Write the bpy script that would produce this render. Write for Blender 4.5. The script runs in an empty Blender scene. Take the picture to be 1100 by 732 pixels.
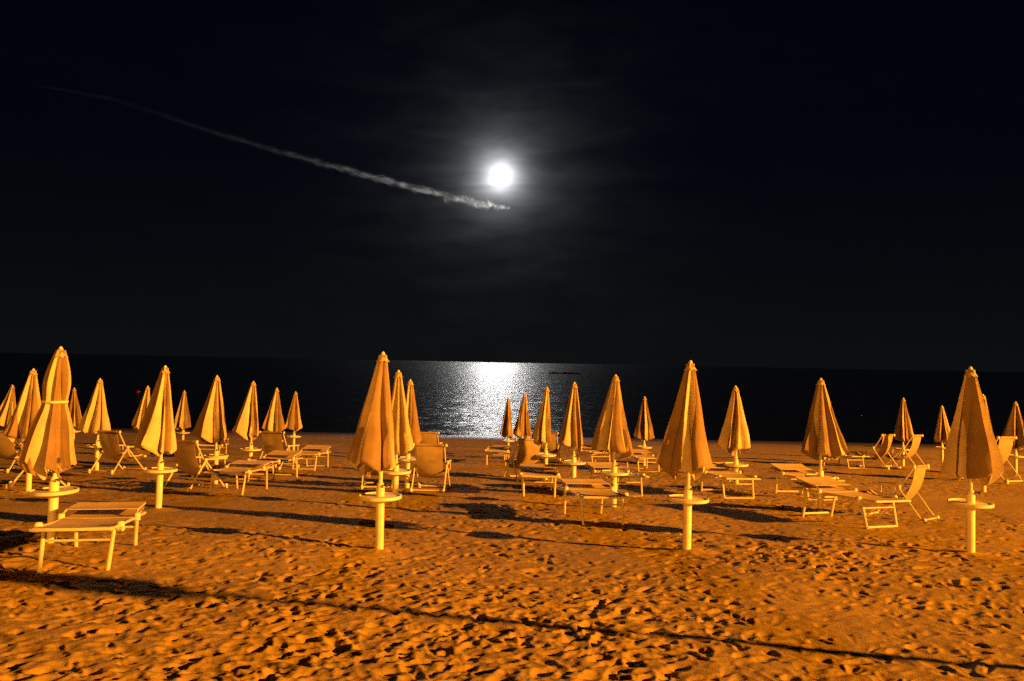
import bpy, math, random
import numpy as np
from mathutils import Vector, Matrix

scene = bpy.context.scene
col = scene.collection
R = math.radians
SLOPE = 0.067
EYE = 1.58
SEA_Z = -3.89

# ------------------------------------------------------------------ render settings
scene.view_settings.view_transform = 'Standard'
scene.view_settings.look = 'None'
scene.view_settings.exposure = 0.0
scene.view_settings.gamma = 1.0
scene.view_settings.use_curve_mapping = False
scene.render.engine = 'CYCLES'
cy = scene.cycles
cy.max_bounces = 5
cy.diffuse_bounces = 2
cy.glossy_bounces = 2
cy.transmission_bounces = 3
cy.volume_bounces = 1
cy.transparent_max_bounces = 24
cy.caustics_reflective = False
cy.caustics_refractive = False
cy.sample_clamp_indirect = 3.0
cy.sample_clamp_direct = 14.0
cy.use_adaptive_sampling = False
cy.use_denoising = False
try:
    cy.denoiser = 'OPENIMAGEDENOISE'
    cy.denoising_input_passes = 'RGB_ALBEDO_NORMAL'
except Exception:
    pass

# ------------------------------------------------------------------ camera
cam = bpy.data.cameras.new('camera')
cam.sensor_width = 36.0
cam.lens = 839.0 / 1100.0 * 36.0
cam.clip_start = 0.05
cam.clip_end = 60000.0
cam_o = bpy.data.objects.new('camera', cam)
col.objects.link(cam_o)
cam_o.matrix_world = (Matrix.Translation((0, 0, EYE)) @ Matrix.Rotation(R(90 + 1.6), 4, 'X')
                      @ Matrix.Rotation(R(1.117), 4, 'Z'))
scene.camera = cam_o

# ------------------------------------------------------------------ node helpers
def mat(name):
    m = bpy.data.materials.new(name)
    m.use_nodes = True
    nt = m.node_tree
    for n in list(nt.nodes):
        nt.nodes.remove(n)
    out = nt.nodes.new('ShaderNodeOutputMaterial')
    return m, nt, out

def N(nt, kind, **kw):
    n = nt.nodes.new(kind)
    for k, v in kw.items():
        if k.startswith('i_'):
            n.inputs[k[2:].replace('_', ' ')].default_value = v
        else:
            setattr(n, k, v)
    return n

def math_node(nt, op, a=None, b=None):
    n = nt.nodes.new('ShaderNodeMath')
    n.operation = op
    for i, v in enumerate((a, b)):
        if v is None:
            continue
        if isinstance(v, (int, float)):
            n.inputs[i].default_value = v
        else:
            nt.links.new(v, n.inputs[i])
    return n.outputs[0]

def principled(name, base, rough=0.6, spread=0.12, scale=6.0, bump=0.0, bump_scale=60.0, metallic=0.0, translucent=0.0, spec=0.3):
    m, nt, out = mat(name)
    b = N(nt, 'ShaderNodeBsdfPrincipled')
    b.inputs['Roughness'].default_value = rough
    b.inputs['Metallic'].default_value = metallic
    b.inputs['Specular IOR Level'].default_value = spec
    tc = N(nt, 'ShaderNodeTexCoord')
    oi = N(nt, 'ShaderNodeObjectInfo')
    no = N(nt, 'ShaderNodeTexNoise')
    no.inputs['Scale'].default_value = scale
    no.inputs['Detail'].default_value = 6.0
    no.inputs['Roughness'].default_value = 0.6
    nt.links.new(tc.outputs['Object'], no.inputs['Vector'])
    rp = N(nt, 'ShaderNodeValToRGB')
    lo = [c * (1 - spread * 1.6) for c in base]
    hi = [min(1, c * (1 + spread)) for c in base]
    rp.color_ramp.elements[0].position = 0.3
    rp.color_ramp.elements[1].position = 0.65
    rp.color_ramp.elements[0].color = (*lo, 1)
    rp.color_ramp.elements[1].color = (*hi, 1)
    nt.links.new(no.outputs['Fac'], rp.inputs['Fac'])
    hs = N(nt, 'ShaderNodeHueSaturation')
    v = math_node(nt, 'MULTIPLY_ADD', oi.outputs['Random'], 0.22)
    v.node.inputs[2].default_value = 0.88
    nt.links.new(v, hs.inputs['Value'])
    nt.links.new(rp.outputs['Color'], hs.inputs['Color'])
    nt.links.new(hs.outputs['Color'], b.inputs['Base Color'])
    if bump > 0:
        nb = N(nt, 'ShaderNodeTexNoise')
        nb.inputs['Scale'].default_value = bump_scale
        nb.inputs['Detail'].default_value = 3.0
        nt.links.new(tc.outputs['Object'], nb.inputs['Vector'])
        bp = N(nt, 'ShaderNodeBump')
        bp.inputs['Strength'].default_value = bump
        bp.inputs['Distance'].default_value = 0.01
        nt.links.new(nb.outputs['Fac'], bp.inputs['Height'])
        nt.links.new(bp.outputs['Normal'], b.inputs['Normal'])
    sh = b.outputs[0]
    if translucent > 0:
        t = N(nt, 'ShaderNodeBsdfTranslucent')
        nt.links.new(hs.outputs['Color'], t.inputs['Color'])
        mx = N(nt, 'ShaderNodeMixShader')
        mx.inputs[0].default_value = translucent
        nt.links.new(sh, mx.inputs[1])
        nt.links.new(t.outputs[0], mx.inputs[2])
        sh = mx.outputs[0]
    nt.links.new(sh, out.inputs['Surface'])
    return m

M = {}
M['canopy_tan'] = principled('tan_canopy_cloth', (0.27, 0.205, 0.155), 0.9, 0.16, 3.0, 0.25, 25.0, translucent=0.05, spec=0.1)
M['canopy'] = principled('canopy_cloth', (0.62, 0.55, 0.47), 0.9, 0.16, 3.0, 0.25, 25.0, translucent=0.06, spec=0.1)
M['bed_sling_lit'] = principled('bed_sling_cloth_lit', (0.70, 0.60, 0.44), 0.85, 0.10, 5.0, 0.15, 90.0, translucent=0.12, spec=0.1)  # lighter copy of the chair cloth, light on the beds put into its colour
M['sling'] = principled('sling_cloth_dim', (0.42, 0.35, 0.25), 0.85, 0.10, 5.0, 0.15, 90.0, translucent=0.12, spec=0.1)  # same cloth toned down where the lamp strikes the chair backs
M['white'] = principled('white_plastic', (0.78, 0.76, 0.70), 0.45, 0.08, 8.0, 0.05, 120.0)
M['metal'] = principled('painted_tube', (0.66, 0.63, 0.57), 0.38, 0.10, 12.0)
M['dark'] = principled('dark_rod', (0.06, 0.055, 0.05), 0.5, 0.10, 12.0)
M['rock'] = principled('rock', (0.05, 0.05, 0.048), 0.9, 0.3, 0.8, 0.6, 3.0)
M['buoy'] = principled('red_buoy', (0.22, 0.015, 0.015), 0.4, 0.15, 3.0)

# ------------------------------------------------------------------ object helpers
class MB:
    """collects shapes and links them as one mesh object"""
    def __init__(self):
        self.v, self.f = [], []

    def add(self, verts, faces):
        o = len(self.v)
        self.v += [tuple(p) for p in verts]
        self.f += [tuple(i + o for i in f) for f in faces]

    def tube(self, pts, r, n=8, caps=True):
        pts = [Vector(p) for p in pts]
        rs = r if isinstance(r, (list, tuple)) else [r] * len(pts)
        vs, fs = [], []
        prev = None
        for i, p in enumerate(pts):
            a = pts[max(i - 1, 0)]
            b = pts[min(i + 1, len(pts) - 1)]
            t = (b - a).normalized()
            if prev is None:
                ref = Vector((0, 0, 1)) if abs(t.z) < 0.9 else Vector((1, 0, 0))
                u = t.cross(ref).normalized()
            else:
                u = (prev - t * prev.dot(t)).normalized()
            w = t.cross(u)
            prev = u
            for k in range(n):
                an = 2 * math.pi * k / n
                vs.append(p + (u * math.cos(an) + w * math.sin(an)) * rs[i])
        for i in range(len(pts) - 1):
            for k in range(n):
                fs.append((i * n + k, i * n + (k + 1) % n, (i + 1) * n + (k + 1) % n, (i + 1) * n + k))
        if caps:
            fs.append(tuple(range(n - 1, -1, -1)))
            fs.append(tuple((len(pts) - 1) * n + k for k in range(n)))
        self.add(vs, fs)

    def lathe(self, prof, n=32, c=(0, 0)):
        vs, fs = [], []
        for (r, z) in prof:
            for k in range(n):
                an = 2 * math.pi * k / n
                vs.append((c[0] + r * math.cos(an), c[1] + r * math.sin(an), z))
        for i in range(len(prof) - 1):
            for k in range(n):
                fs.append((i * n + k, i * n + (k + 1) % n, (i + 1) * n + (k + 1) % n, (i + 1) * n + k))
        fs.append(tuple(range(n - 1, -1, -1)))
        fs.append(tuple((len(prof) - 1) * n + k for k in range(n)))
        self.add(vs, fs)

    def box(self, c, s):
        x, y, z = c
        a, b, d = s[0] / 2, s[1] / 2, s[2] / 2
        vs = [(x + i * a, y + j * b, z + k * d) for k in (-1, 1) for j in (-1, 1) for i in (-1, 1)]
        self.add(vs, [(0, 2, 3, 1), (4, 5, 7, 6), (0, 1, 5, 4), (2, 6, 7, 3), (0, 4, 6, 2), (1, 3, 7, 5)])

    def sheet(self, rows, th=0.006):
        """a cloth: rows of points, given a real thickness"""
        nr, nc = len(rows), len(rows[0])
        P = np.array(rows, float)
        du = np.gradient(P, axis=1)
        dv = np.gradient(P, axis=0)
        nn = np.cross(du, dv)
        nn /= np.maximum(np.linalg.norm(nn, axis=2, keepdims=True), 1e-9)
        A = P + nn * th / 2
        B = P - nn * th / 2
        vs = [tuple(p) for p in A.reshape(-1, 3)] + [tuple(p) for p in B.reshape(-1, 3)]
        o = nr * nc
        fs = []
        for i in range(nr - 1):
            for j in range(nc - 1):
                a, b, c, d = i * nc + j, i * nc + j + 1, (i + 1) * nc + j + 1, (i + 1) * nc + j
                fs.append((a, b, c, d))
                fs.append((o + d, o + c, o + b, o + a))
        for i in range(nr - 1):
            for j in (0, nc - 1):
                a, d = i * nc + j, (i + 1) * nc + j
                fs.append((a, d, o + d, o + a) if j == 0 else (d, a, o + a, o + d))
        for j in range(nc - 1):
            for i in (0, nr - 1):
                a, b = i * nc + j, i * nc + j + 1
                fs.append((b, a, o + a, o + b) if i == 0 else (a, b, o + b, o + a))
        self.add(vs, fs)

    def build(self, name, m, parent=None, smooth=True, angle=40):
        me = bpy.data.meshes.new(name)
        me.from_pydata(self.v, [], self.f)
        me.materials.append(m)
        if smooth:
            me.shade_smooth()
            try:
                me.set_sharp_from_angle(angle=R(angle))
            except Exception:
                pass
        o = bpy.data.objects.new(name, me)
        col.objects.link(o)
        if parent:
            o.parent = parent
        return o

def tag(o, label=None, cat=None, group=None, kind=None):
    if label: o['label'] = label
    if cat: o['category'] = cat
    if group: o['group'] = group
    if kind: o['kind'] = kind
    return o

def empty(name):
    o = bpy.data.objects.new(name, None)
    o.empty_display_size = 0.2
    col.objects.link(o)
    return o

KIDS = {}
def part(b, name, m, parent, **kw):
    o = b.build(name, m, parent, **kw)
    KIDS.setdefault(parent.name, []).append(o)
    return o

def copy_tree(o, parent=None):
    c = o.copy()
    col.objects.link(c)
    if parent: c.parent = parent
    for ch in KIDS.get(o.name, []):
        copy_tree(ch, c)
    return c

# ------------------------------------------------------------------ value noise in numpy
def hash2(ix, iy, seed):
    h = (ix.astype(np.int64) * 374761393 + iy.astype(np.int64) * 668265263 + seed * 982451653) & 0xFFFFFFFF
    h = ((h ^ (h >> 13)) * 1274126177) & 0xFFFFFFFF
    h = h ^ (h >> 16)
    return (h & 0xFFFF) / 65535.0

def vnoise(x, y, seed):
    ix, iy = np.floor(x), np.floor(y)
    fx, fy = x - ix, y - iy
    fx = fx * fx * fx * (fx * (fx * 6 - 15) + 10)
    fy = fy * fy * fy * (fy * (fy * 6 - 15) + 10)
    a = hash2(ix, iy, seed); b = hash2(ix + 1, iy, seed)
    c = hash2(ix, iy + 1, seed); d = hash2(ix + 1, iy + 1, seed)
    return (a + (b - a) * fx) * (1 - fy) + (c + (d - c) * fx) * fy - 0.5

def base_z(x, y):
    return np.where(y > 0, -SLOPE * y, -0.01 * y) 

def smooth_lane(x, y):
    """how trampled the sand is, 0 raked flat to 1 churned up"""
    lane = 1.0 - 0.85 * np.exp(-((y - 13.6 - 0.22 * x) / 1.3) ** 2) * np.clip((np.abs(x - 1.5) - 4.5) / 1.5, 0, 1)
    n = vnoise(x / 3.1, y / 3.1, 5) + 0.5 * vnoise(x / 1.3, y / 1.3, 6)
    near = np.clip((y - 3.0) / 4.0, 0, 1)
    return np.clip(lane * (0.92 + 0.8 * n) * (0.68 + 0.32 * near), 0.10, 1.4)

def lumps(x, y):
    amp = smooth_lane(x, y)
    z = 0.08 * vnoise(x / 4.0, y / 3.0, 1) + 0.022 * vnoise(x / 1.1 + 3, y / 1.1, 2)
    z = z + amp * (0.014 * vnoise(x / 0.47, y / 0.47 + 9, 3) + 0.013 * vnoise(x / 0.22 + 5, y / 0.22, 4)
                   + 0.009 * vnoise(x / 0.1, y / 0.1 + 2, 7) + 0.004 * vnoise(x / 0.045, y / 0.045, 8))
    return z

# ------------------------------------------------------------------ sand: one polar sheet reaching far along the shore
def build_sand():
    fine = np.radians(np.linspace(50, 130, 1000))
    left = np.radians(np.linspace(130, 410, 90))[1:-1]
    th = np.concatenate([fine, left])
    nt_ = len(th)
    r = np.concatenate([np.array([0.0005, 0.6, 1.2, 1.9, 2.4, 2.8, 3.1]),
                        3.3 * np.exp(np.arange(0, 905) * 0.0033),
                        np.array([68, 72, 80, 95, 120, 160, 240, 400, 800, 1600, 3200])])
    nr = len(r)
    RR, TT = np.meshgrid(r, th, indexing='ij')
    X, Y = RR * np.cos(TT), RR * np.sin(TT)
    fade = np.clip((58 - Y) / 14, 0.12, 1) * np.clip((75 - RR) / 10, 0, 1)
    Z = base_z(X, Y)
    Z = np.maximum(Z, -30)
    L = lumps(X, Y) * fade
    # footprints and kicked-up hollows
    rng = np.random.default_rng(11)
    stamps = []
    n = 0
    while n < 26000:
        y = 3.0 + 31.0 * rng.random() ** 1.5
        x = (rng.random() * 2 - 1) * (y * 0.86 + 0.5)
        a = float(smooth_lane(np.array([x]), np.array([y]))[0])
        if rng.random() > min(1, a * 0.95):
            continue
        n += 1
        stamps.append((x, y, a))
    F = np.zeros_like(Z)
    t0, dt = fine[0], fine[1] - fine[0]
    lr0 = 7
    for (x, y, a) in stamps:
        rr, tt = math.hypot(x, y), math.atan2(y, x)
        la = rng.uniform(0.04, 0.125) * (1.35 if rng.random() < .12 else 1); lb = rng.uniform(0.022, 0.052)
        dep = (0.005 + 0.022 * rng.random() ** 1.7) * min(a, 1.2) * (lb / 0.047)
        ang = rng.uniform(0, math.pi) if rng.random() < 0.55 else rng.normal(0.25, 0.5)
        ext = la * 1.9
        i0 = int(np.searchsorted(r, rr - ext)); i1 = int(np.searchsorted(r, rr + ext))
        j0 = int((tt - ext / rr - t0) / dt); j1 = int((tt + ext / rr - t0) / dt) + 1
        j0, j1 = max(j0, 0), min(j1, len(fine))
        if i0 < 1 or j0 >= j1 or i0 >= i1:
            continue
        sx = X[i0:i1, j0:j1] - x; sy = Y[i0:i1, j0:j1] - y
        u = (sx * math.cos(ang) + sy * math.sin(ang)) / la
        w = (-sx * math.sin(ang) + sy * math.cos(ang)) / (lb * (1 + 0.25 * np.tanh(2 * u)))
        q = np.sqrt(u * u + w * w)
        F[i0:i1, j0:j1] += -dep * np.exp(-(q ** 3)) + 0.40 * dep * np.exp(-((q - 1.35) / 0.36) ** 2) * (0.6 + 0.4 * np.sin(3 * u + x))
    F = np.clip(F, -0.075, 0.05)
    for (px, py) in POLES:
        if 4 < py < 30 and abs(px) < py * .85:
            dd = (X - px) ** 2 + (Y - py) ** 2
            m_ = dd < .7
            Z[m_] += .022 * np.exp(-dd[m_] / .03) - .010 * np.exp(-((np.sqrt(dd[m_]) - .42) / .1) ** 2)
    Z = Z + L + F * fade
    verts = np.stack([X, Y, Z], axis=2).reshape(-1, 3).astype(np.float32)
    i = np.arange(nr - 1)[:, None]; j = np.arange(nt_)[None, :]
    jn = (j + 1) % nt_
    quads = np.stack(np.broadcast_arrays(i * nt_ + j, (i + 1) * nt_ + j, (i + 1) * nt_ + jn, i * nt_ + jn), axis=2).reshape(-1, 4).astype(np.int32)
    me = bpy.data.meshes.new('sand')
    me.vertices.add(len(verts)); me.vertices.foreach_set('co', verts.ravel())
    me.loops.add(len(quads) * 4); me.loops.foreach_set('vertex_index', quads.ravel())
    me.polygons.add(len(quads))
    me.polygons.foreach_set('loop_start', np.arange(0, len(quads) * 4, 4, dtype=np.int32))
    me.polygons.foreach_set('loop_total', np.full(len(quads), 4, dtype=np.int32))
    me.update(calc_edges=True)
    me.shade_smooth()
    o = bpy.data.objects.new('sand', me)
    col.objects.link(o)
    o['kind'] = 'structure'
    # material
    m, nt, out = mat('beach_sand')
    b = N(nt, 'ShaderNodeBsdfPrincipled')
    b.inputs['Specular IOR Level'].default_value = 0.15
    tc = N(nt, 'ShaderNodeTexCoord')
    big = N(nt, 'ShaderNodeTexNoise'); big.inputs['Scale'].default_value = 0.45; big.inputs['Detail'].default_value = 8
    grain = N(nt, 'ShaderNodeTexNoise'); grain.inputs['Scale'].default_value = 45.0; grain.inputs['Detail'].default_value = 8; grain.inputs['Roughness'].default_value = 0.75
    nt.links.new(tc.outputs['Object'], big.inputs['Vector'])
    nt.links.new(tc.outputs['Object'], grain.inputs['Vector'])
    mixf = math_node(nt, 'ADD', math_node(nt, 'MULTIPLY', big.outputs['Fac'], 0.5), math_node(nt, 'MULTIPLY', grain.outputs['Fac'], 0.5))
    rp = N(nt, 'ShaderNodeValToRGB')
    rp.color_ramp.elements[0].position = 0.30; rp.color_ramp.elements[0].color = (0.26, 0.195, 0.062, 1)
    rp.color_ramp.elements[1].position = 0.68; rp.color_ramp.elements[1].color = (0.49, 0.365, 0.12, 1)
    nt.links.new(mixf, rp.inputs['Fac'])
    # sand darkens and turns glossy where the sea wets it
    sx = N(nt, 'ShaderNodeSeparateXYZ'); nt.links.new(tc.outputs['Object'], sx.inputs[0])
    wob = math_node(nt, 'MULTIPLY', big.outputs['Fac'], 0.25)
    hz = math_node(nt, 'ADD', sx.outputs['Z'], wob)
    wet = N(nt, 'ShaderNodeMapRange'); wet.inputs['From Min'].default_value = SEA_Z + 0.35; wet.inputs['From Max'].default_value = SEA_Z + 0.95
    wet.inputs['To Min'].default_value = 1.0; wet.inputs['To Max'].default_value = 0.0
    nt.links.new(hz, wet.inputs['Value'])
    mc = N(nt, 'ShaderNodeMix', data_type='RGBA')
    nt.links.new(wet.outputs[0], mc.inputs[0]); nt.links.new(rp.outputs['Color'], mc.inputs[6]); mc.inputs[7].default_value = (0.13, 0.10, 0.065, 1)
    nt.links.new(mc.outputs[2], b.inputs['Base Color'])
    rg = N(nt, 'ShaderNodeMapRange'); rg.inputs['To Min'].default_value = 0.95; rg.inputs['To Max'].default_value = 0.35
    nt.links.new(wet.outputs[0], rg.inputs['Value']); nt.links.new(rg.outputs[0], b.inputs['Roughness'])
    bp = N(nt, 'ShaderNodeBump'); bp.inputs['Strength'].default_value = 0.5; bp.inputs['Distance'].default_value = 0.012
    nt.links.new(grain.outputs['Fac'], bp.inputs['Height']); nt.links.new(bp.outputs['Normal'], b.inputs['Normal'])
    nt.links.new(b.outputs[0], out.inputs['Surface'])
    me.materials.append(m)
    return o

POLES = [(-5.12, 8.82), (-1.5, 9.17), (2.15, 9.46), (5.64, 9.59), (-5.49, 12.31), (-1.87, 12.89), (1.8, 13.49), (5.37, 13.53),
         (-6.18, 16.52), (1.34, 16.31), (4.8, 16.59), (-9.07, 14.82)]
build_sand()

# ------------------------------------------------------------------ sea
def build_sea():
    b = MB()
    ys = [48, 58, 75, 100, 140, 200, 300, 500, 900, 1800, 4000, 9000, 20000, 45000]
    xs = [-45000, -12000, -3000, -800, -200, -50, 0, 50, 200, 800, 3000, 12000, 45000]
    vs = [(x, y, SEA_Z) for y in ys for x in xs]
    n = len(xs)
    fs = [(i * n + j, i * n + j + 1, (i + 1) * n + j + 1, (i + 1) * n + j) for i in range(len(ys) - 1) for j in range(n - 1)]
    b.add(vs, fs)
    m, nt, out = mat('sea_water')
    p = N(nt, 'ShaderNodeBsdfPrincipled')
    p.inputs['Base Color'].default_value = (0.0015, 0.002, 0.0028, 1)
    p.inputs['IOR'].default_value = 1.33
    tc = N(nt, 'ShaderNodeTexCoord')
    sy = N(nt, 'ShaderNodeSeparateXYZ'); nt.links.new(tc.outputs['Object'], sy.inputs[0])
    far = N(nt, 'ShaderNodeMapRange'); far.inputs['From Min'].default_value = 110; far.inputs['From Max'].default_value = 500
    nt.links.new(sy.outputs['Y'], far.inputs['Value'])
    # chop out at sea is finer than the eye can part: it counts as roughness there
    ro = N(nt, 'ShaderNodeMapRange'); ro.inputs['To Min'].default_value = SEA_ROUGH; ro.inputs['To Max'].default_value = .22
    nt.links.new(far.outputs[0], ro.inputs['Value']); nt.links.new(ro.outputs[0], p.inputs['Roughness'])
    calm = N(nt, 'ShaderNodeMapRange'); calm.inputs['To Min'].default_value = 1.0; calm.inputs['To Max'].default_value = .95
    nt.links.new(far.outputs[0], calm.inputs['Value'])
    def layer(sx, sy, scale, detail, rough=0.6):
        mp = N(nt, 'ShaderNodeMapping'); mp.inputs['Scale'].default_value = (sx, sy, 1)
        nt.links.new(tc.outputs['Object'], mp.inputs['Vector'])
        t = N(nt, 'ShaderNodeTexNoise'); t.inputs['Scale'].default_value = scale; t.inputs['Detail'].default_value = detail
        t.inputs['Roughness'].default_value = rough
        nt.links.new(mp.outputs[0], t.inputs['Vector'])
        return t.outputs['Color']
    a = layer(0.8, 1.0, 0.45, 2)
    c = layer(0.8, 1.0, 1.6, 3)
    d = layer(1.0, 1.0, 4.6, 2)
    def slopes(col_socket, k):
        v = N(nt, 'ShaderNodeVectorMath', operation='SUBTRACT'); nt.links.new(col_socket, v.inputs[0]); v.inputs[1].default_value = (.5, .5, .5)
        q = N(nt, 'ShaderNodeVectorMath', operation='SCALE'); nt.links.new(v.outputs[0], q.inputs[0]); q.inputs['Scale'].default_value = k
        return q.outputs[0]
    acc = None
    for sock, k in ((a, SLOPES[0]), (c, SLOPES[1]), (d, SLOPES[2])):
        q = slopes(sock, k)
        if acc is None:
            acc = q
        else:
            v = N(nt, 'ShaderNodeVectorMath', operation='ADD'); nt.links.new(acc, v.inputs[0]); nt.links.new(q, v.inputs[1]); acc = v.outputs[0]
    sq = N(nt, 'ShaderNodeVectorMath', operation='MULTIPLY'); nt.links.new(acc, sq.inputs[0]); sq.inputs[1].default_value = (.62, .36, 0)
    sk = N(nt, 'ShaderNodeVectorMath', operation='SCALE'); nt.links.new(sq.outputs[0], sk.inputs[0]); nt.links.new(calm.outputs[0], sk.inputs['Scale']); sq = sk
    up = N(nt, 'ShaderNodeVectorMath', operation='ADD'); nt.links.new(sq.outputs[0], up.inputs[0]); up.inputs[1].default_value = (0, 0, 1)
    nm = N(nt, 'ShaderNodeVectorMath', operation='NORMALIZE'); nt.links.new(up.outputs[0], nm.inputs[0])
    nt.links.new(nm.outputs[0], p.inputs['Normal'])
    nt.links.new(p.outputs[0], out.inputs['Surface'])
    o = b.build('sea', m, smooth=False)
    o['kind'] = 'structure'

SEA_ROUGH = 0.19
SLOPES = (.55, .95, .75)
build_sea()

# ------------------------------------------------------------------ sea marks
def at_sea(x, y): return (x, y, SEA_Z)
t = empty('breakwater'); t.location = at_sea(28.0, 402.0)
tag(t, 'low dark breakwater of rocks lying out at sea right of the moon glitter', 'breakwater')
rng = random.Random(4)
for k in range(9):
    b = MB()
    x0 = -7.5 + k * 1.8 + rng.uniform(-.3, .3)
    w, hgt, dd = rng.uniform(1.2, 1.7), rng.uniform(.5, 1.15), rng.uniform(.9, 1.4)
    prof = []
    vs, fs = [], []
    nn = 10
    for i, (s, zz) in enumerate(((1.0, -.4), (1.05, .2), (.8, .7), (.35, 1.0))):
        for q in range(nn):
            an = 2 * math.pi * q / nn
            j = rng.uniform(.8, 1.15)
            vs.append((x0 + w * s * math.cos(an) * j, dd * s * math.sin(an) * j, hgt * zz))
    for i in range(3):
        for q in range(nn):
            fs.append((i * nn + q, i * nn + (q + 1) % nn, (i + 1) * nn + (q + 1) % nn, (i + 1) * nn + q))
    fs.append(tuple(3 * nn + q for q in range(nn)))
    b.add(vs, fs)
    part(b, 'rock', M['rock'], t, smooth=False)

t = empty('buoy'); t.location = at_sea(-54.3, 113.9)
tag(t, 'small red buoy floating on the dark sea off the left side of the beach', 'buoy')
b = MB(); b.lathe([(.12, -.2), (.25, -.08), (.3, .08), (.25, .22), (.1, .32), (.05, .36)], 16); part(b, 'float', M['buoy'], t)
b = MB(); b.tube([(0, 0, .34), (0, 0, .55)], .025); part(b, 'staff', M['dark'], t)

# ------------------------------------------------------------------ closed umbrellas
def canopy_mesh(seed, length, rl, rr, strap=None, sharp=1.0, folds=8, deep=0.62, round_=None):
    """closed pleated cloth: ribs carry the cloth, the slack between them hangs in deep uneven pleats"""
    g = random.Random(seed)
    per = 22
    rows = 40
    rot = g.uniform(0, 2 * math.pi)
    jit = [g.uniform(-.34, .34) for _ in range(folds)]
    rad = [g.uniform(.80, 1.12) for _ in range(folds)]
    dp = [min(.92, deep * 1.3 * g.uniform(.6, 1.25)) for _ in range(folds)]
    lean = [g.uniform(-.5, .6) for _ in range(folds)]
    rnd = [g.uniform(.25, 1.0) if round_ is None else round_ for _ in range(folds)]
    second = [g.uniform(-.16, .20) for _ in range(folds)]
    droop = [g.uniform(-.03, .12) for _ in range(folds)]
    curl = [g.uniform(-.5, 1.0) for _ in range(folds)]
    ph = [g.uniform(0, 6.28) for _ in range(16)]
    sway = [g.uniform(-.16, .16) for _ in range(folds)]
    ang = [rot + 2 * math.pi * (k + jit[k]) / folds for k in range(folds)]
    shift = (rr - rl) / 2
    half = (rr + rl) / 2
    out = []
    for i in range(rows + 1):
        tt = i / rows
        ring = []
        env = 0.046 + (half - 0.046) * (tt ** 1.0)
        if strap:
            sq = math.exp(-((tt - strap) / 0.13) ** 2)
            env = env * (1 - 0.20 * sq) + .030 * math.sin(math.pi * min(1, tt / strap)) * (tt < strap)
        for k in range(folds):
            k2 = (k + 1) % folds
            a0 = ang[k] + sway[k] * math.sin(2.6 * tt + ph[k])
            a1 = ang[k2] + (2 * math.pi if k == folds - 1 else 0) + sway[k2] * math.sin(2.6 * tt + ph[k2])
            for s in range(per):
                u = s / per
                r0 = rad[k] + (rad[k2] - rad[k]) * u
                va = math.sin(math.pi * u) ** (.9 * sharp)
                vb = 1 - abs(math.cos(math.pi * u)) ** 1.1
                v = va + (vb - va) * rnd[k]
                d = dp[k] * min(1.0, .40 + 1.3 * tt) * (tt > 0)
                q = (1 - d * v) + second[k] * math.sin(2 * math.pi * u) ** 2 * min(1, 1.4 * tt)
                rr_ = env * (1 + (r0 - 1) * tt) * q
                an = a0 + (a1 - a0) * u + (lean[k] + .22 * math.sin(3.2 * tt + ph[k + 8 if k < 8 else k])) * va * min(1, tt * 1.3)
                rr_ *= 1 + .03 * math.sin(11 * tt + ph[k] + 5 * u) * tt
                if tt > .86:
                    e = (tt - .86) / .14
                    rr_ *= 1 + e * e * .16 * curl[k] * va + .03 * e * math.sin(13 * u + ph[k2])
                rr_ = max(rr_, .034)
                x = rr_ * math.cos(an) + shift * tt
                y = rr_ * math.sin(an)
                hp = math.hypot(x, y)
                if hp < .040:
                    # the cloth lies against the pole, never through it
                    x, y = .040 * math.cos(an), .040 * math.sin(an)
                drop = length * tt
                drop += (droop[k] * va + .016 * math.sin(9 * u + ph[k])) * tt ** 5
                rad_d = math.hypot(x, y)
                z = -drop + (.75 * rad_d ** 2 / length) * tt
                ring.append((x, y, z))
        ring.append(ring[0])
        out.append(ring)
    hem = []
    for (x, y, z) in out[-1]:
        hp = math.hypot(x, y)
        f_ = .93 if hp > .06 else 1.0
        hem.append((x * f_ + shift * (1 - f_), y * f_, z - .030))
    out.append(hem)
    return out

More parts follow.
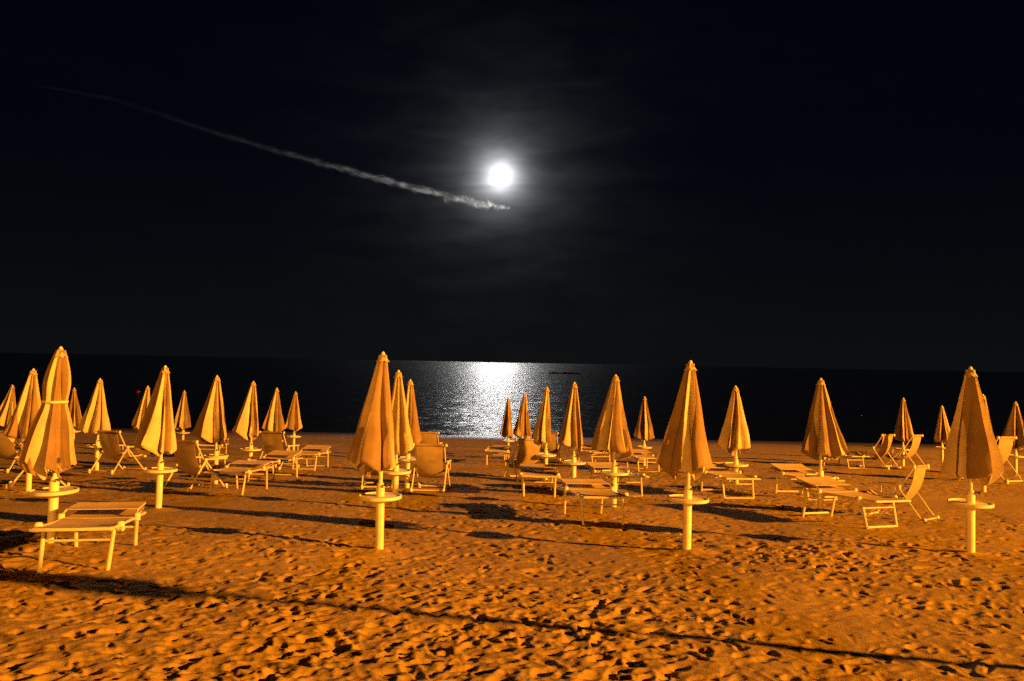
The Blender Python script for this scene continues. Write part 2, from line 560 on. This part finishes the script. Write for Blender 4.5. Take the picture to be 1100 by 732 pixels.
def umbrella(x, y, label, H=2.27, rl=.34, rr=.28, length=1.29, seed=1, tilt=(0, 0), strap=None, table_z=.61, ribs=True, table_tilt=0.0, pole_r=.024, group='closed parasols on the beach', **kw):
    t = empty('beach_umbrella')
    t.location = (x, y, float(base_z(np.array(x), np.array(y)) + lumps(np.array([x]), np.array([y]))[0] * .5))
    H = H - float(lumps(np.array([x]), np.array([y]))[0] * .5)
    t.rotation_euler = (tilt[0], tilt[1], 0)
    tag(t, label, 'umbrella', group)
    if tilt == (0, 0): t.rotation_euler = (random.Random(seed).uniform(-.02, .02), random.Random(seed + 1).uniform(-.022, .012), random.Random(seed + 2).uniform(0, 0))
    g = random.Random(seed + 500)
    top = H - .03
    b = MB(); b.lathe([(.050, -.45), (.050, table_z + .10), (.047, table_z + .11), (.030, table_z + .115)], 20)
    part(b, 'base_tube', M['white'], t)
    b = MB(); b.lathe([(pole_r, table_z + .115), (pole_r, top - .05)], 14)
    b.lathe([(.028, table_z + .10), (.040, table_z + .12), (.040, table_z + .15), (.028, table_z + .16)], 16)
    part(b, 'pole', M['white'], t)
    b = MB(); b.tube([(.03, -.02, table_z + .135), (.075, -.05, table_z + .135)], .008, 8); b.tube([(.07, -.047, table_z + .135), (.088, -.058, table_z + .135)], .018, 10)
    part(b, 'clamp_knob', M['dark'], t)
    # round table on a collar, with a raised rim
    R0 = .25
    g2 = random.Random(seed + 900)
    b = MB()
    b.lathe([(.052, table_z - .075), (.075, table_z - .06), (.10, table_z - .032), (R0 - .02, table_z - .028), (R0, table_z - .018), (R0, table_z + .016),
             (R0 - .010, table_z + .018), (R0 - .016, table_z + .004), (.05, table_z + .004)], 40)
    tb = part(b, 'table', M['white'], t)
    if table_tilt:
        tb.rotation_euler = (0, table_tilt, 0)
        tb.location = (-math.sin(table_tilt) * table_z, 0, (1 - math.cos(table_tilt)) * table_z)
    rows = canopy_mesh(seed, length, rl, rr, strap=strap, **kw)
    b = MB(); b.sheet([[(px, py, pz + top) for (px, py, pz) in r] for r in rows], .004)
    cn = part(b, 'canopy', M['canopy'], t, angle=70)
    # cream and tan panels in turn, sewn together at the ribs
    nf = kw.get('folds', 8)
    nc = len(rows[0]); nr = len(rows)
    cn.data.materials.append(M['canopy_tan'])
    par = g.randint(0, 1)
    idx = []
    for i in range(nr - 1):
        for j in range(nc - 1):
            v_ = 1 if (j // 22 + par) % 2 else 0
            idx += [v_, v_]
    mi = np.zeros(len(cn.data.polygons), dtype=np.int32)
    mi[:len(idx)] = idx
    cn.data.polygons.foreach_set('material_index', mi)
    # small vent cap with scalloped points
    b = MB()
    capr = []
    for i in range(5):
        s = i / 4
        ring = []
        for k in range(48):
            an = 2 * math.pi * k / 48
            w = abs(math.cos(4 * an))
            rr_ = .020 + .052 * s ** 1.2 * (.82 + .30 * w)
            ring.append((rr_ * math.cos(an), rr_ * math.sin(an), top + .016 - .075 * s - .025 * s * w))
        ring.append(ring[0]); capr.append(ring)
    b.sheet(capr, .004)
    part(b, 'vent_cap', M['canopy'], cn)
    b = MB(); b.lathe([(.022, top), (.024, top + .016), (.016, top + .032), (.006, top + .042)], 12)
    part(b, 'finial', M['white'], t)
    b = MB(); b.lathe([(.026, top - length + .02), (.045, top - length + .03), (.045, top - length + .09), (.026, top - length + .10)], 16)
    part(b, 'hub', M['dark'], t)
    if strap:
        b = MB()
        i = int(round(strap * 40))
        ring = rows[i]
        c = np.array(ring)[:, :2]
        cx, cy_ = c[:, 0].mean(), c[:, 1].mean()
        pts = []
        for k in range(40):
            an = 2 * math.pi * k / 40
            dirv = np.array([math.cos(an), math.sin(an)])
            r_ = ((c - [cx, cy_]) @ dirv).max() + .006
            pts.append((cx + r_ * dirv[0], cy_ + r_ * dirv[1], ring[0][2] + top))
        lo = [(p[0], p[1], p[2] - .013) for p in pts]; hi = [(p[0], p[1], p[2] + .013) for p in pts]
        b.sheet([hi + hi[:1], lo + lo[:1]], .006)
        part(b, 'strap', M['white'], cn)
    if ribs:
        for k in range(8):
            an = 2 * math.pi * (k + g.uniform(-.2, .2)) / 8
            rr_ = g.uniform(.10, .2)
            sx = (rr - rl) / 2
            z1 = top - length
            b = MB()
            b.tube([(.03 * math.cos(an), .03 * math.sin(an), z1 + .07), (sx + rr_ * .55 * math.cos(an), rr_ * .55 * math.sin(an), z1 + .02),
                    (sx + rr_ * math.cos(an), rr_ * math.sin(an), z1 - .03 - g.uniform(0, .06))], .006, 6)
            part(b, 'rib', M['metal'], t)
    return t

G_NEAR = 'closed parasols on the beach'
UM = [
 # x, y, label, options
 (-5.12, 8.82, 'tall closed parasol at the left, tied round the middle with a strap, hem rolled open', dict(H=2.24, rl=.36, rr=.20, length=1.30, seed=3, strap=.46, deep=.62, table_tilt=-.04, tilt=(0, .013))),
 (-1.50, 9.17, 'big closed parasol left of the moon glitter, its cloth flaring to the left', dict(H=2.28, rl=.41, rr=.23, length=1.29, seed=8, deep=.62)),
 (2.15, 9.46, 'big closed parasol right of the glitter, front row, standing alone with a wide cloth', dict(H=2.27, rl=.40, rr=.32, length=1.27, seed=21, deep=.42)),
 (5.64, 9.59, 'closed parasol nearest the right edge, front row, with broad dark smooth facets', dict(H=2.27, rl=.34, rr=.37, length=1.29, seed=33, deep=.42, folds=6, round_=.0)),
 (-5.49, 12.31, 'closed parasol in front of the armchair at left, second row, many narrow pleats', dict(H=2.24, rl=.46, rr=.22, length=1.30, seed=14, deep=.62)),
 (-1.87, 12.89, 'closed parasol half hidden behind the big parasol left of the glitter', dict(H=2.27, rl=.22, rr=.28, length=1.28, seed=25, deep=.5)),
 (1.80, 13.49, 'closed parasol over the cluster of sunbeds at the centre, second row', dict(H=2.30, rl=.44, rr=.27, length=1.29, seed=36, deep=.45)),
 (5.37, 13.53, 'closed parasol with a symmetrical cone of cloth behind the long sunbed at right', dict(H=2.31, rl=.36, rr=.40, length=1.29, seed=47, deep=.55)),
 (-6.18, 16.52, 'closed parasol behind the small sunbed at left, third row, tilted out to the left', dict(H=2.28, rl=.46, rr=.26, length=1.30, seed=58, deep=.6)),
 (-2.16, 16.60, 'closed parasol rearmost of the three overlapping left of the glitter', dict(H=2.28, rl=.18, rr=.28, length=1.28, seed=69)),
 (1.34, 16.31, 'closed parasol at the right edge of the moon glitter, third row', dict(H=2.28, rl=.38, rr=.24, length=1.29, seed=70)),
 (4.80, 16.59, 'closed parasol against the black sea right of the front row one, above a sunbed', dict(H=2.28, rl=.38, rr=.36, length=1.29, seed=81)),
 (-6.42, 19.41, 'closed parasol left one of the three in a close row at left centre', dict(H=2.28, rl=.44, rr=.22, length=1.30, seed=92)),
 (-7.40, 24.69, 'closed parasol middle one of the three in a close row at left centre', dict(H=2.28, rl=.42, rr=.28, length=1.30, seed=103)),
 (-8.03, 29.09, 'closed parasol right one of the three in a close row at left centre', dict(H=2.28, rl=.38, rr=.26, length=1.34, seed=114)),
 (.89, 19.29, 'closed parasol third from the left of the small ones before the glitter', dict(H=2.28, rl=.36, rr=.18, length=1.29, seed=125)),
 (.49, 25.52, 'closed parasol second from the left of the small ones before the glitter', dict(H=2.28, rl=.36, rr=.22, length=1.34, seed=136)),
 (-.07, 29.6, 'closed parasol leftmost of the small ones before the glitter', dict(H=2.20, rl=.34, rr=.20, length=1.36, seed=147)),
 (4.39, 25.6, 'small closed parasol between the centre one and the big one right of it', dict(H=2.26, rl=.34, rr=.36, length=1.34, seed=158)),
 (14.15, 28.2, 'small closed parasol rising behind the pair of deck chairs at right', dict(H=2.46, rl=.36, rr=.38, length=1.45, seed=169)),
 (17.27, 31.3, 'smallest closed parasol left of the front one at the right edge', dict(H=2.28, rl=.36, rr=.42, length=1.36, seed=180)),
 (15.62, 24.2, 'closed parasol cut by the right edge of the beach view', dict(H=2.28, rl=.42, rr=.38, length=1.32, seed=191)),
 (11.25, 18.6, 'closed parasol almost wholly hidden behind the front one at right', dict(H=2.28, rl=.22, rr=.30, length=1.29, seed=202)),
 (-12.9, 30.9, 'small closed parasol just right of the many-pleated one at left', dict(H=2.28, rl=.38, rr=.34, length=1.42, seed=213)),
 (-11.84, 25.45, 'closed parasol peeping out left behind the many-pleated one', dict(H=2.28, rl=.48, rr=.2, length=1.34, seed=224)),
 (-10.28, 19.54, 'closed parasol above a deck chair at left, leaning cloth, right of the strapped one', dict(H=2.28, rl=.45, rr=.26, length=1.32, seed=235)),
 (-16.6, 29.8, 'small closed parasol just showing right behind the strapped one', dict(H=2.28, rl=.3, rr=.34, length=1.42, seed=246)),
 (-9.07, 14.82, 'closed parasol immediately left of the strapped one, cloth pulled to the left', dict(H=2.27, rl=.44, rr=.24, length=1.30, seed=257)),
 (-17.4, 27.4, 'closed parasol at the far left edge, slanting, behind its larger neighbour', dict(H=2.28, rl=.62, rr=.18, length=1.4, seed=268)),
 (6.9, 4.30, 'unseen leaning parasol shape added outside the view at right to cast the front sand shadow', dict(H=4.1, tilt=(.33, 0), pole_r=.05, rl=.25, rr=.25, length=1.32, seed=290)),  # unseen, added for its shadow; height and lean set by that shadow
]
for (x, y, lab, kw) in UM:
    umbrella(x, y, lab, ribs=(y < 20), **kw)

# ------------------------------------------------------------------ flat sunbeds
def sling_rows(p0, p1, w, sag, nu=10, nv=9, lift=0.0):
    """cloth between two bars: p = (y, z)"""
    rows = []
    for i in range(nu + 1):
        u = i / nu
        y = p0[0] + (p1[0] - p0[0]) * u
        z = p0[1] + (p1[1] - p0[1]) * u - sag * math.sin(math.pi * u)
        row = []
        for j in range(nv + 1):
            v = j / nv * 2 - 1
            zz = z - sag * .9 * (1 - v * v) * math.sin(math.pi * (.12 + .76 * u)) + lift
            row.append((v * w / 2, y, zz))
        rows.append(row)
    return rows

def make_sunbed(bars, shade_up, rise=.02):
    t = empty('sun_lounger')
    W, Hh, L = .68, .42, 1.72
    b = MB()
    for s in (-1, 1):
        b.tube([(s * W / 2, 0, Hh), (s * W / 2, L * .5, Hh - .004), (s * W / 2, L, Hh)], .016)
    for y in (0, 1.02, L):
        b.tube([(-W / 2, y, Hh), (W / 2, y, Hh)], .015)
    part(b, 'frame', M['metal'], t)
    for y0, y1 in ((.30, .20), (1.42, 1.54)):
        for s in (-1, 1):
            b = MB()
            b.tube([(s * (W / 2 - .03), y0, Hh - .01), (s * (W / 2 - .045), y1, -.03 if y1 < 1 else -.14)], .020, 8)
            part(b, 'leg', M['metal'], t)
        b = MB()
        if bars:
            b.tube([(-W / 2 + .045, y1, .022), (W / 2 - .045, y1, .022)], .018)
        b.tube([(-W / 2 + .035, y0 + (y1 - y0) * .28, Hh - .13), (W / 2 - .035, y0 + (y1 - y0) * .28, Hh - .13)], .012)
        part(b, 'cross_bar', M['metal'], t)
    for s in (-1, 1):
        b = MB()
        b.lathe([(.026, Hh - .05), (.040, Hh - .035), (.040, Hh + .03), (.024, Hh + .045)], 12, (s * (W / 2 + .022), .30))
        b.tube([(s * W / 2, .30, Hh), (s * (W / 2 + .06), .26, Hh - .03)], .022, 8)
        part(b, 'hinge', M['white'], t)
        b = MB()
        b.lathe([(.022, Hh - .03), (.036, Hh - .02), (.036, Hh + .05), (.02, Hh + .06)], 12, (s * (W / 2 + .03), 1.08))
        part(b, 'hinge', M['white'], t)
    b = MB(); b.sheet(sling_rows((-.005, Hh + .018), (1.0, Hh + .012), W - .02, .016), .006)
    part(b, 'seat_sling', M['bed_sling_lit'], t)
    b = MB(); b.sheet(sling_rows((1.03, Hh + .016), (L + .005, Hh + .04 + rise), W - .02, .014), .006)
    part(b, 'back_sling', M['bed_sling_lit'], t)
    if rise > .05:
        for s in (-1, 1):
            b = MB(); b.tube([(s * (W / 2 - .012), 1.03, Hh + .02), (s * (W / 2 - .012), L, Hh + .03 + rise)], .013)
            part(b, 'back_rail', M['metal'], t)
    # folded sunshade lying on the head end
    b = MB()
    z0, z1 = Hh + .075 + rise * .2, Hh + .095 + rise + shade_up
    for s in (-1, 1):
        b.tube([(s * (W / 2 + .025), 1.06, Hh + .03), (s * (W / 2 + .015), 1.16, z0), (s * (W / 2 + .01), 1.62, z1)], .011)
    b.tube([(-W / 2 - .01, 1.62, z1), (W / 2 + .01, 1.62, z1)], .011)
    sf = part(b, 'sunshade_frame', M['metal'], t)
    b = MB(); b.sheet(sling_rows((1.17, z0 + .015), (1.64, z1 + .015), W + .03, .008), .006)
    part(b, 'sunshade', M['bed_sling_lit'], sf)
    return t

proto_free = make_sunbed(False, .0)
proto_bar = make_sunbed(True, .02, .05)

def place(proto, used, x, y, heading, label, group, cat, scale=1.0, pitch=0.0, off=.25):
    o = proto if not used else copy_tree(proto)
    h = R(heading)
    # (x, y) is the point between the near feet
    ox, oy = -off * math.sin(h) * scale, -off * math.cos(h) * scale
    px, py = x + ox, y + oy
    z = float(base_z(np.array(px), np.array(py)))
    up = Vector((0, SLOPE, 1)).normalized()
    f = Vector((math.sin(h), math.cos(h), 0)); f = (f - up * f.dot(up)).normalized()
    rt = f.cross(up)
    mt = Matrix((rt, f, up)).transposed().to_4x4()
    o.matrix_world = Matrix.Translation((px, py, z)) @ mt @ Matrix.Rotation(pitch, 4, 'X') @ Matrix.Scale(scale, 4)
    tag(o, label, cat, group)
    return o

G_BED = 'flat sunbeds on the sand'
BEDS = [
 # x, y, heading (0 = pointing out to sea, + = to the right), bars, label
 (-4.16, 7.55, -15, False, 'nearest flat sunbed at bottom left, in front of the strapped parasol'),
 (-5.22, 14.49, 2, False, 'flat sunbed just right of the armchair behind the many-pleated parasol'),
 (1.38, 11.42, -8, False, 'flat sunbed nearest the viewer at the centre, before the second row parasol'),
 (.58, 15.07, 0, False, 'flat sunbed standing before a deck chair, left of the centre parasol'),
 (2.34, 15.40, -15, True, 'flat sunbed under the centre parasol, behind the nearest bed of the centre'),
 (4.53, 15.45, -6, True, 'flat sunbed casting a black shadow between the two big parasols right of centre'),
 (6.16, 15.41, -9, True, 'flat sunbed crossing behind the pole of the cone shaped parasol at right'),
 (5.56, 11.68, -22, True, 'nearest flat sunbed on the right, its leg frame beside a deck chair'),
 (-5.61, 17.70, 8, True, 'flat sunbed partly in shade behind the small left one'),
 (-5.51, 21.00, 2, True, 'flat sunbed farthest right of the left block, below the close row of three'),
 (-9.6, 25.0, -10, True, 'far flat sunbed behind the third row parasol at left'),
 (4.0, 22.5, -6, True, 'far flat sunbed below the small parasol between the centre and right ones'),
 (2.95, 25.2, -15, True, 'far flat sunbed showing left behind the centre parasol'),
 (-.43, 24.93, 4, False, 'lone far flat sunbed below the moon glitter'),
 (11.6, 26.2, -15, True, 'far flat sunbed left of the pair of deck chairs at right'),
 (5.9, 25.6, -10, True, 'far flat sunbed mostly hidden behind the big parasol right of the glitter'),
]
used = {True: False, False: False}
for (x, y, hd, bars, lab) in BEDS:
    place(proto_bar if bars else proto_free, used[bars], x, y, hd, lab, G_BED, 'sunbed', off=.20, pitch=(.028 if x > 4 and y < 17 else .0) if y > 9 else -.035)
    used[bars] = True

# ------------------------------------------------------------------ deck chairs with raised backs
def make_chair():
    t = empty('deck_chair')
    W = .60
    top, mid, front = (-.46, .93), (-.06, .36), (.50, .42)
    b = MB()
    for s in (-1, 1):
        b.tube([(s * W / 2, top[0], top[1] + .02), (s * W / 2, -.27, .66), (s * W / 2, mid[0], mid[1]), (s * W / 2, .18, .36), (s * W / 2, front[0], front[1])], .016)
    b.tube([(-W / 2, front[0], front[1]), (W / 2, front[0], front[1])], .014)
    b.tube([(-W / 2 - .03, top[0], top[1]), (W / 2 + .03, top[0], top[1])], .017)
    part(b, 'frame', M['metal'], t)
    for s in (-1, 1):
        x = s * (W / 2 + .028)
        b = MB(); b.tube([(x, .42, -.03), (x, -.20, .57)], .016); part(b, 'leg', M['metal'], t)
        b = MB(); b.tube([(x, -.60, -.03), (x, -.19, .56)], .017); part(b, 'leg', M['metal'], t)
        b = MB(); b.box((x, .08, .585), (.045, .62, .026)); part(b, 'armrest', M['metal'], t)
        b = MB(); b.tube([(x, .34, .58), (x, .36, .40), (s * W / 2, .36, .38)], .012); part(b, 'arm_post', M['metal'], t)
        b = MB()
        b.lathe([(.016, .535), (.032, .548), (.032, .60), (.016, .612)], 10, (x + s * .02, -.21))
        part(b, 'hinge', M['white'], t)
        b = MB(); b.lathe([(.016, .90), (.030, .91), (.030, .955), (.016, .965)], 10, (s * (W / 2 + .035), top[0])); part(b, 'knob', M['white'], t)
        for yy in (-.60, .42):
            b = MB(); b.lathe([(.022, -.02), (.030, 0), (.030, .06), (.018, .075)], 10, (x, yy)); part(b, 'foot_cap', M['white'], t)
    for yy in (-.58, .40):
        b = MB(); b.tube([(-W / 2 - .028, yy, .035), (W / 2 + .028, yy, .035)], .017); part(b, 'ground_bar', M['metal'], t)
    # sling hanging slack from the head bar down to the front bar
    pts = [(-.475, .945), (-.46, .955), (-.452, .90), (-.42, .74), (-.365, .58), (-.285, .44), (-.18, .335), (-.05, .275), (.10, .255), (.26, .30), (.42, .385), (.50, .437), (.52, .42)]
    rows = []
    for k in range(45):
        u = k / 44 * (len(pts) - 1)
        i = min(int(u), len(pts) - 2); f = u - i
        P = [pts[max(i - 1, 0)], pts[i], pts[i + 1], pts[min(i + 2, len(pts) - 1)]]
        q = []
        for c in (0, 1):
            p0, p1, p2, p3 = [p[c] for p in P]
            q.append(.5 * (2 * p1 + (p2 - p0) * f + (2 * p0 - 5 * p1 + 4 * p2 - p3) * f * f + (3 * p1 - p0 - 3 * p2 + p3) * f ** 3))
        row = []
        for j in range(11):
            v = j / 10 * 2 - 1
            s = math.sin(math.pi * min(1, max(0, (k - 4) / 38)))
            row.append((v * (W - .05) / 2 * (1 - .05 * s), q[0] - .03 * (1 - v * v) * s, q[1] - .02 * (1 - v * v) * s))
        rows.append(row)
    b = MB(); b.sheet(rows, .006)
    part(b, 'sling', M['sling'], t)
    b = MB(); b.tube([(-W / 2 + .03, top[0] - .008, top[1] + .006), (W / 2 - .03, top[0] - .008, top[1] + .006)], .026, 10)
    part(b, 'head_roll', M['sling'], t)
    return t

proto_chair = make_chair()
G_CH = 'deck chairs with raised backs'
CHAIRS = [
 (6.80, 12.64, -44, .93, 'deck chair nearest on the right, its back to us, touching the big sunbed'),
 (12.9, 26.3, -38, 1.22, 'left deck chair of the pair at right in front of a small parasol'),
 (14.0, 26.5, -42, 1.22, 'right deck chair of the pair at right in front of a small parasol'),
 (13.75, 21.3, -30, 1.30, 'deck chair partly hidden behind the front parasol at the right edge'),
 (-1.64, 15.72, 3, 1.0, 'upright deck chair seen squarely from behind, right of the three overlapping parasols'),
 (-2.70, 25.6, 4, 1.0, 'far deck chair half shaded behind the one seen squarely from behind'),
 (.53, 18.9, -20, 1.05, 'deck chair behind the flat sunbed left of the centre parasol, before the glitter'),
 (1.25, 26.6, 10, 1.05, 'far deck chair behind the third small parasol before the glitter'),
 (-9.82, 18.85, 18, 1.05, 'deck chair beneath the leaning parasol right of the strapped one'),
 (-6.44, 15.14, 22, 1.0, 'deck chair right behind the pole of the many-pleated parasol at left'),
 (-6.45, 20.9, 12, 1.05, 'deck chair behind the pole of the left one of the close row of three'),
 (-12.2, 18.6, 6, 1.0, 'deck chair under the parasol left of the strapped one'),
 (-9.75, 15.3, 62, 1.0, 'deck chair seen from the side at the left edge, mostly dark frame'),
 (-2.74, 16.28, -8, .95, 'low deck chair behind the big parasol left of the glitter'),
]
for i, (x, y, hd, sc, lab) in enumerate(CHAIRS):
    place(proto_chair, i > 0, x, y, hd, lab, G_CH, 'deck chair', scale=sc, off=-.60)

# ------------------------------------------------------------------ moon, contrail
MOON_DIR = Vector((-.0196, .9938, .2373)).normalized()
def build_moon():
    b = MB()
    D, rad = 20000.0, 20000.0 * .0074
    prof = []
    vs, fs = [], []
    n, m_ = 32, 16
    for i in range(m_ + 1):
        ph = math.pi * i / m_
        for k in range(n):
            a = 2 * math.pi * k / n
            vs.append((rad * math.sin(ph) * math.cos(a), rad * math.sin(ph) * math.sin(a), rad * math.cos(ph)))
    for i in range(m_):
        for k in range(n):
            fs.append((i * n + k, (i + 1) * n + k, (i + 1) * n + (k + 1) % n, i * n + (k + 1) % n))
    b.add(vs, fs)
    m, nt, out = mat('moonlight')
    e = N(nt, 'ShaderNodeEmission'); e.inputs['Color'].default_value = (1, .985, .95, 1); e.inputs['Strength'].default_value = MOON_L
    nt.links.new(e.outputs[0], out.inputs['Surface'])
    o = b.build('moon', m)
    o.location = MOON_DIR * D
    tag(o, 'bright full moon glowing white in the night sky above the sea', 'moon')

MOON_L = 1450.0
build_moon()

def build_contrail():
    pts = [(-3586, 5786), (-3165, 6051), (-2584, 7074), (-2091, 7787), (-1718, 8254), (-1210, 8912), (-715, 9473), (-385, 9775), (-58, 10038)]
    rad = [6, 24, 40, 50, 58, 68, 80, 84, 30]
    b = MB()
    g = random.Random(2)
    for shell in (1.0, .80, .62, .46, .30, .16):
        P, Rd = [], []
        ph = [g.uniform(0, 6) for _ in range(4)]
        for i in range(len(pts) - 1):
            for s in range(14):
                f = s / 14
                q = i + f
                x = pts[i][0] * (1 - f) + pts[i + 1][0] * f
                y = pts[i][1] * (1 - f) + pts[i + 1][1] * f
                r_ = rad[i] * (1 - f) + rad[i + 1] * f
                P.append((x, y, 2000 + r_ * .35 * (math.sin(q * 7.3 + ph[0]) + .6 * math.sin(q * 17 + ph[1])) * (.4 + (1 - shell))))
                Rd.append(r_ * shell * (1 + .22 * math.sin(q * 11 + ph[2]) + .16 * math.sin(q * 27 + ph[3])))
        b.tube(P, Rd, 20)
    m, nt, out = mat('contrail_ice')
    rf = N(nt, 'ShaderNodeBsdfRefraction'); rf.inputs['IOR'].default_value = 1.3; rf.inputs['Roughness'].default_value = .62
    rf.inputs['Color'].default_value = (.98, .97, .95, 1)
    tr = N(nt, 'ShaderNodeBsdfTransparent')
    tc = N(nt, 'ShaderNodeTexCoord')
    no = N(nt, 'ShaderNodeTexNoise'); no.inputs['Scale'].default_value = .008; no.inputs['Detail'].default_value = 3; no.inputs['Roughness'].default_value = .5
    nt.links.new(tc.outputs['Object'], no.inputs['Vector'])
    mr = N(nt, 'ShaderNodeMapRange'); mr.inputs['From Min'].default_value = .36; mr.inputs['From Max'].default_value = .72; mr.inputs['To Min'].default_value = CONTRAIL_D * .25; mr.inputs['To Max'].default_value = CONTRAIL_D
    nt.links.new(no.outputs['Fac'], mr.inputs['Value'])
    mx = N(nt, 'ShaderNodeMixShader'); nt.links.new(mr.outputs[0], mx.inputs[0])
    nt.links.new(tr.outputs[0], mx.inputs[1]); nt.links.new(rf.outputs[0], mx.inputs[2])
    tl = N(nt, 'ShaderNodeBsdfTranslucent'); tl.inputs['Color'].default_value = (.95, .95, .95, 1)
    m2 = N(nt, 'ShaderNodeMixShader'); m2.inputs[0].default_value = .0032
    nt.links.new(mx.outputs[0], m2.inputs[1]); nt.links.new(tl.outputs[0], m2.inputs[2])
    nt.links.new(m2.outputs[0], out.inputs['Surface'])
    o = b.build('contrail', m)
    tag(o, 'thin white aircraft trail slanting down to just below the moon', 'contrail')

CONTRAIL_D = .0115
build_contrail()

# ------------------------------------------------------------------ lamps outside the frame: one on the promenade, one low fill
def lamp(name, loc, power, color, rad):
    l = bpy.data.lights.new(name, 'POINT')
    l.energy = power; l.color = color; l.shadow_soft_size = rad
    o = bpy.data.objects.new(name, l); o.location = loc; col.objects.link(o)
    return o

SODIUM = (1.0, .315, .020)
lamp('street_lamp_light', (72.0, -19.5, 20.4), 1020000, SODIUM, .5)
lamp('low_fill_lamp', (-9.0, -34.0, 3.0), 44000, SODIUM, .6)  # low fill behind left, for faces turned away from the main lamp

# ------------------------------------------------------------------ night sky
w = bpy.data.worlds.new('World')
scene.world = w
w.use_nodes = True
nt = w.node_tree
for n in list(nt.nodes): nt.nodes.remove(n)
out = N(nt, 'ShaderNodeOutputWorld')
bg = N(nt, 'ShaderNodeBackground')
tc = N(nt, 'ShaderNodeTexCoord')
nz = N(nt, 'ShaderNodeVectorMath', operation='NORMALIZE'); nt.links.new(tc.outputs['Generated'], nz.inputs[0])
sp = N(nt, 'ShaderNodeSeparateXYZ'); nt.links.new(nz.outputs[0], sp.inputs[0])
ramp = N(nt, 'ShaderNodeValToRGB')
cr = ramp.color_ramp
cr.elements[0].position = 0.0; cr.elements[0].color = (.0038, .0044, .0048, 1)
cr.elements[1].position = 1.0; cr.elements[1].color = (.0003, .0005, .0018, 1)
e = cr.elements.new(.10); e.color = (.0024, .0030, .0042, 1)
e = cr.elements.new(.25); e.color = (.0008, .0014, .0040, 1)
e = cr.elements.new(.45); e.color = (.0005, .0009, .0029, 1)
nt.links.new(math_node(nt, 'ABSOLUTE', sp.outputs['Z']), ramp.inputs['Fac'])
# thin cloud: stretched noise
mp = N(nt, 'ShaderNodeMapping'); mp.inputs['Scale'].default_value = (5.0, 5.0, 17.0); mp.inputs['Rotation'].default_value = (0, R(6), 0)
nt.links.new(nz.outputs[0], mp.inputs['Vector'])
cl = N(nt, 'ShaderNodeTexNoise'); cl.inputs['Scale'].default_value = 1.6; cl.inputs['Detail'].default_value = 7; cl.inputs['Roughness'].default_value = .55
cl.inputs['Distortion'].default_value = .5
nt.links.new(mp.outputs[0], cl.inputs['Vector'])
cm = N(nt, 'ShaderNodeMapRange'); cm.inputs['From Min'].default_value = .34; cm.inputs['From Max'].default_value = .68
cm.inputs['To Min'].default_value = .35; cm.inputs['To Max'].default_value = 1.7
nt.links.new(cl.outputs['Fac'], cm.inputs['Value'])
# light scattered round the moon by the thin cloud
dt = N(nt, 'ShaderNodeVectorMath', operation='DISTANCE'); nt.links.new(nz.outputs[0], dt.inputs[0]); dt.inputs[1].default_value = tuple(MOON_DIR)
def lobe(amp, r0, p):
    q = math_node(nt, 'DIVIDE', dt.outputs['Value'], r0)
    q = math_node(nt, 'ADD', math_node(nt, 'MULTIPLY', q, q), 1.0)
    return math_node(nt, 'DIVIDE', amp, math_node(nt, 'POWER', q, p))
core = lobe(1.75, 18 / 839, 1.8)
wide = math_node(nt, 'MULTIPLY', lobe(.018, 60 / 839, 1.4), cm.outputs[0])
c2 = N(nt, 'ShaderNodeTexNoise'); c2.inputs['Scale'].default_value = 3.2; c2.inputs['Detail'].default_value = 4; c2.inputs['Roughness'].default_value = .5; c2.inputs['Distortion'].default_value = .3
nt.links.new(mp.outputs[0], c2.inputs['Vector'])
c2m = N(nt, 'ShaderNodeMapRange'); c2m.inputs['From Min'].default_value = .3; c2m.inputs['From Max'].default_value = .7; c2m.inputs['To Min'].default_value = .72; c2m.inputs['To Max'].default_value = 1.3
nt.links.new(c2.outputs['Fac'], c2m.inputs['Value'])
glow = math_node(nt, 'MULTIPLY', math_node(nt, 'ADD', core, wide), c2m.outputs[0])
gc = N(nt, 'ShaderNodeVectorMath', operation='SCALE'); gc.inputs[0].default_value = (.97, 1.0, 1.03); nt.links.new(glow, gc.inputs['Scale'])
ad = N(nt, 'ShaderNodeVectorMath', operation='ADD'); nt.links.new(gc.outputs[0], ad.inputs[0])
nt.links.new(ramp.outputs['Color'], ad.inputs[1])
nt.links.new(ad.outputs[0], bg.inputs['Color'])
bg.inputs['Strength'].default_value = 1.0
nt.links.new(bg.outputs[0], out.inputs['Surface'])
w.cycles.sampling_method = 'MANUAL'
w.cycles.sample_map_resolution = 1024
